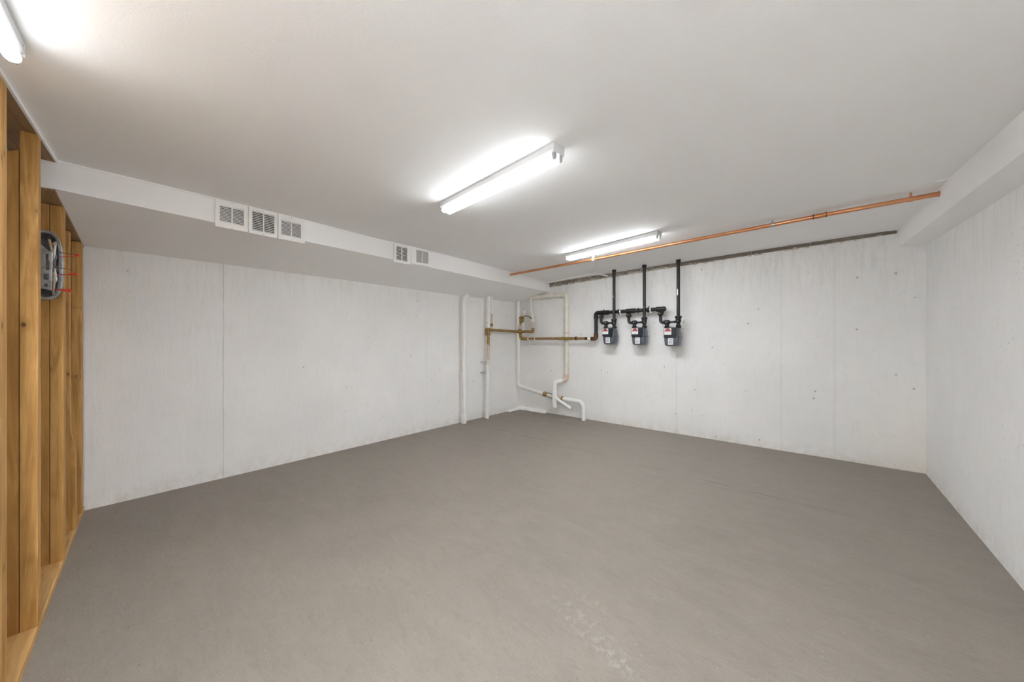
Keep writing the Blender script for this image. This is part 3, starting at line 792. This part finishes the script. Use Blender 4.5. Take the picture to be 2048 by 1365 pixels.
m = MB(FB); m.prof((.235, G + .01, 1.975), (.245, G + .04, 2.085), [(0, .02), (.25, .042), (.7, .050), (1, .030)], 14); m.build('white_knob', M['nut_white'], gs, smooth=True)
m = MB(FB); m.tube([(.27, G + .01, 2.0), (.32, G + .01, 1.985)], .022, 0, 10); m.build('collar', M['pipe_cream'], gs, smooth=True)
m = MB(FB); m.tube([(.13, G + .02, 1.62), (.14, G + .01, 1.50), (.32, G, 1.503)], .034, .09, 16); m.build('elbow', M['bronze'], gs, smooth=True)
m = MB(FB); m.tube([(.30, G, 1.503), (1.05, G, 1.50)], .025, 0, 16); m.build('brown_pipe', M['brown_pipe'], gs, smooth=True)['label'] = 'brown coated length'
coupling(FB, gs, (1.03, G, 1.50), (1.34, G, 1.50), .028, 'bronze', .004)
m = MB(FB); m.tube([(1.34, G, 1.50), (1.64, G, 1.498)], .024, 0, 16); m.build('brown_pipe', M['brown_pipe'], gs, smooth=True)
coupling(FB, gs, (1.40, G, 1.50), (1.44, G, 1.50), .026, 'rust', .008, 'clamp_ring')
m = MB(FB); m.prof((.285, G, 1.503), (.345, G, 1.503), [(0, .03), (.2, .034), (.8, .034), (1, .028)], 8); m.build('white_tape', M['pvc'], gs)
for s in (.50, 1.68):
    m = MB(FB); m.tube([(s - .008, G, 1.50), (s + .008, G, 1.50)], .033, 0, 14); m.box(s - .01, s + .01, 0, G, 1.455, 1.475); m.box(s - .02, s + .02, 0, .012, 1.35, 1.48)
    m.build('pipe_hanger', M['pvc'], gs, smooth=False)

# ------------------------------------------------------------------ black iron gas header
hd = thing('gas_header', 'black iron gas header pipe feeding the three meters', 'pipe', FB((1.811, .16, 1.49)))
m = MB(FB); m.tube([(1.60, G, 1.498), (1.66, G, 1.497)], .026, 0, 16); m.build('pipe', M['black_iron'], hd, smooth=True)
m = MB(FB); m.prof((1.655, G, 1.497), (1.74, G, 1.492), [(0, .03), (.2, .044), (.5, .044), (.8, .034), (1, .034)], 12); m.build('union', M['pipe_cream'], hd, smooth=True)
m = MB(FB); m.tube([(1.72, G, 1.492), (1.811, G, 1.492), (1.811, G, 1.59)], .037, .055, 18); m.build('elbow', M['rust'], hd, smooth=True)['label'] = 'rusty elbow'
m = MB(FB); m.tube([(1.811, G, 1.57), (1.811, G, 1.90)], .030, 0, 18); m.build('pipe', M['black_iron'], hd, smooth=True)
m = MB(FB); m.tube([(1.811, G, 1.86), (1.811, G, 1.945), (1.90, G, 1.945)], .037, .055, 18); m.build('elbow', M['black_iron'], hd, smooth=True)
coupling(FB, hd, (1.811, G, 1.85), (1.811, G, 1.875), .034, 'black_iron', .007, 'collar')
m = MB(FB); m.tube([(1.88, G, 1.945), (2.90, G, 1.945)], .030, 0, 18); m.build('pipe', M['black_iron'], hd, smooth=True)
for s0, s1 in ((1.90, 2.02), (2.345, 2.50), (2.82, 2.90)):
    coupling(FB, hd, (s0, G, 1.945), (s1, G, 1.945), .033, 'black_iron', .007, 'tee')
for s in (2.035, 2.14, 2.225, 2.545, 2.70, 2.64):
    coupling(FB, hd, (s - .010, G, 1.945), (s + .010, G, 1.945), .033, 'black_iron', .008, 'collar')
m = MB(FB); m.tube([(2.84, G, 1.945), (2.895, G, 1.945), (2.895, G, 1.87)], .038, .045, 18); m.build('elbow', M['black_iron'], hd, smooth=True)
m = MB(FB); m.prof((2.90, G, 1.945), (2.965, G, 1.945), [(0, .036), (.5, .042), (.85, .036), (1, .018)], 16); m.build('end_cap', M['black_iron'], hd, smooth=True)
for s in (1.96, 2.71):
    m = MB(FB); m.prof((s, G + .01, 1.97), (s, G + .01, 2.005), [(0, .012), (.5, .010), (1, .006)], 8); m.build('plug', M['galv_dark'], hd)
for s in (2.25, 2.735):
    m = MB(FB); m.tube([(s - .008, G, 1.945), (s + .008, G, 1.945)], .037, 0, 14); m.box(s - .012, s + .012, 0, G, 1.895, 1.91); m.box(s - .035, s + .035, 0, .012, 1.84, 1.93); m.build('pipe_hanger', M['pvc'], hd)

# ------------------------------------------------------------------ risers to the ceiling
for k, (s, lab) in enumerate(((2.163, 'black iron riser pipe above the left meter'), (2.658, 'black iron riser pipe above the middle meter'), (3.150, 'black iron riser pipe above the right meter'))):
    p = FB((s, .22, 0)); zt = zc(p.x, p.y)
    r = thing('gas_riser', lab, 'pipe', FB((s, .22, 1.67)), 'black gas riser pipes')
    m = MB(FB); m.tube([(s, .22, 1.78), (s, .22, zt + .005)], .0235, 0, 16); m.build('pipe', M['black_iron'], r, smooth=True)
    coupling(FB, r, (s, .22, zt - .045), (s, .22, zt), .026, 'black_iron', .007, 'ceiling_collar')
    m = MB(FB); m.prof((s, .22, 1.765), (s, .22, 1.825), [(0, .028), (.1, .040), (.4, .040), (.55, .048), (.9, .048), (1, .03)], 12); m.build('tee', M['black_iron'], r, smooth=True)
    m = MB(FB); m.prof((s, .22, 1.665), (s, .22, 1.77), [(0, .034), (.18, .036), (.22, .026), (.5, .026), (.62, .038), (.9, .038), (1, .03)], 12); m.build('lower_tee', M['black_iron'], r, smooth=True)
    m = MB(FB); zm = (2.18, 1.98, 2.13)[k]; m.tube([(s - .004, .22, zm), (s - .004, .22, zm + (.035, .012, .09)[k])], .0240, 0, 16); m.build('paint_mark', M['galv'], r, smooth=True)

# ------------------------------------------------------------------ gas meters with their inlet loops
def rrect(cx, cy, hx, hy, z, rad, n=6):
    out = []
    for qx, qy, a0 in ((1, 1, 0), (-1, 1, 90), (-1, -1, 180), (1, -1, 270)):
        for k in range(n + 1):
            a = math.radians(a0 + 90 * k / n)
            out.append((cx + qx * (hx - rad) + rad * math.cos(a), cy + qy * (hy - rad) + rad * math.sin(a), z))
    return out
def meter(s, z0, si, so, sd, zd, label, pipe_label):
    d = .175; H_ = .285
    r = thing('gas_meter', label, 'gas meter', FB((s, d, z0)), 'gas meters on the back wall')
    lev = lambda q: z0 + H_ * q
    m = MB(FB); m.loft([rrect(s, d, .060, .060, lev(0), .035), rrect(s, d, .086, .082, lev(.015), .045), rrect(s, d, .098, .092, lev(.06), .045), rrect(s, d, .104, .097, lev(.25), .042), rrect(s, d, .106, .099, lev(.48), .040)])
    m.build('lower_case', M['meter'], r, smooth=True)
    m = MB(FB); m.loft([rrect(s, d, .112, .106, lev(.475), .042), rrect(s, d, .114, .108, lev(.483), .042), rrect(s, d, .114, .108, lev(.507), .042), rrect(s, d, .112, .106, lev(.515), .042)])
    fl = m.build('flange', M['flange'], r, smooth=True)
    for k in range(4):
        for yy in (-.108, .108):
            x = s - .075 + .05 * k
            m = MB(FB); m.prof((x, d + yy * .97, lev(.46)), (x, d + yy * .97, lev(.53)), [(0, .006), (1, .006)], 6); m.build('bolt', M['galv_dark'], fl)
    m = MB(FB); m.loft([rrect(s, d, .106, .099, lev(.51), .040), rrect(s, d, .103, .096, lev(.70), .042), rrect(s, d, .095, .088, lev(.90), .045), rrect(s, d, .082, .078, lev(.975), .045), rrect(s, d, .055, .055, lev(1.0), .035)])
    m.build('upper_case', M['meter'], r, smooth=True)
    f = d + .098
    m = MB(FB); m.loft([[(x, y, z) for (x, z, y) in rrect(s - .012 + dx, lev(.70), hx, hz, yy, .022)] for dx, hx, hz, yy in ((0, .088, .072, f - .03), (0, .088, .072, f + .012), (0, .082, .066, f + .024))])
    ix = m.build('index_cover', M['meter_dark'], r, smooth=True); ix['label'] = 'black index cover'
    f2 = f + .0245
    m = MB(FB); m.box(s - .090, s + .010, f2, f2 + .001, lev(.60), lev(.93)); m.build('label', M['label_white'], ix)
    m = MB(FB); zc0 = lev(.775)
    arc = [(s - .088 + .096 * t, f2 + .001, zc0 + .044 * math.sin(math.pi * t) ** .7 + .0) for t in lin(0, 1, 9)]
    arc2 = [(x, y + .0006, z) for x, y, z in arc]
    a = [m.bm.verts.new(m.f(q)) for q in arc]; b_ = [m.bm.verts.new(m.f(q)) for q in arc2]
    m.bm.faces.new(a[::-1]); m.bm.faces.new(b_)
    for i in range(len(a)): m.bm.faces.new((a[i], a[(i + 1) % len(a)], b_[(i + 1) % len(a)], b_[i]))
    m.build('red_print', M['label_red'], ix)
    f3 = d + .098
    m = MB(FB); m.box(s - .042, s + .030, f3 - .002, f3 + .0065, lev(.07), lev(.42)); nl = m.build('number_plate', M['label_white'], r)
    for q, ww in ((.36, .055), (.32, .05), (.24, .058), (.20, .045), (.15, .055)):
        m = MB(FB); m.box(s - .034, s - .034 + ww, f3 + .0065, f3 + .0072, lev(q) - .003, lev(q) + .003); m.build('printed_line', M['ink'], nl)
    m = MB(FB); m.box(s + .034, s + .05, f3 - .003, f3 + .003, lev(.55), lev(.63)); m.build('seal_tag', M['galv'], r)
    for x in (si, so):
        m = MB(FB); m.prof((x, .20, lev(.95)), (x, .20, lev(1.07)), [(0, .034), (.25, .034), (.3, .040), (.7, .040), (1, .026)], 8); m.build('swivel_nut', M['black_iron'], r)
    # inlet loop
    L = thing('meter_inlet_loop', pipe_label, 'pipe', FB((sd, .19, 1.75)), 'black inlet loops from header to meter')
    dd = .20
    m = MB(FB); m.tube([(sd, G, 1.93), (sd, dd - .01, 1.88), (sd, dd, zd + .03)], .022, .02, 14); m.build('nipple', M['black_iron'], L, smooth=True)
    m = MB(FB); m.prof((sd, dd, zd + .055), (sd, dd, zd - .03), [(0, .024), (.15, .034), (.35, .030), (.5, .046), (.7, .046), (.85, .030), (1, .022)], 8); vv = m.build('shutoff_valve', M['black_iron'], L)
    m = MB(FB); m.prof((sd, dd + .03, zd + .01), (sd, dd + .055, zd + .01), [(0, .014), (.4, .012), (1, .010)], 6); m.build('valve_key', M['bronze'], vv)
    zb = z0 + H_ + .078
    m = MB(FB); m.tube([(sd, dd, zd - .02), (sd, dd, zb), (si, dd, zb)], .023, .05, 14); m.build('elbow', M['black_iron'], L, smooth=True)
    m = MB(FB); m.prof((si - .042, dd, zb), (si + .042, dd, zb), [(0, .026), (.15, .034), (.5, .037), (.85, .034), (1, .024)], 12); m.build('tee', M['black_iron'], L, smooth=True)
    m = MB(FB); m.prof((si, dd + .025, zb), (si, dd + .05, zb), [(0, .018), (.6, .016), (1, .010)], 6); m.build('plug', M['galv_dark'], L)
    m = MB(FB); m.prof((si, dd, zb), (si, dd, lev(1.06)), [(0, .036), (.35, .028), (.8, .026), (1, .034)], 12); m.build('nipple', M['black_iron'], L, smooth=True)
    m = MB(FB); m.tube([(si + .03, dd, zb), (so - .02, .21, zb + .004)], .015, 0, 12); m.prof(((si + so) / 2 + .02, dd, zb + .002), (so - .02, .21, zb + .004), [(0, .016), (.1, .020), (.9, .020), (1, .016)], 8)
    m.build('bypass_bar', M['black_iron'], L, smooth=True)
meter(2.083, 1.393, 2.013, 2.163, 1.926, 1.868, 'left gas meter of three, nearest the pipe corner', 'black pipe loop above the left gas meter')
meter(2.575, 1.384, 2.497, 2.654, 2.403, 1.860, 'middle gas meter of three', 'black pipe loop above the middle gas meter')
meter(3.062, 1.370, 2.988, 3.148, 2.895, 1.862, 'right gas meter of three, farthest from the pipes', 'black pipe loop above the right gas meter')

for o in bpy.data.objects:
    if '_o' in o: del o['_o']
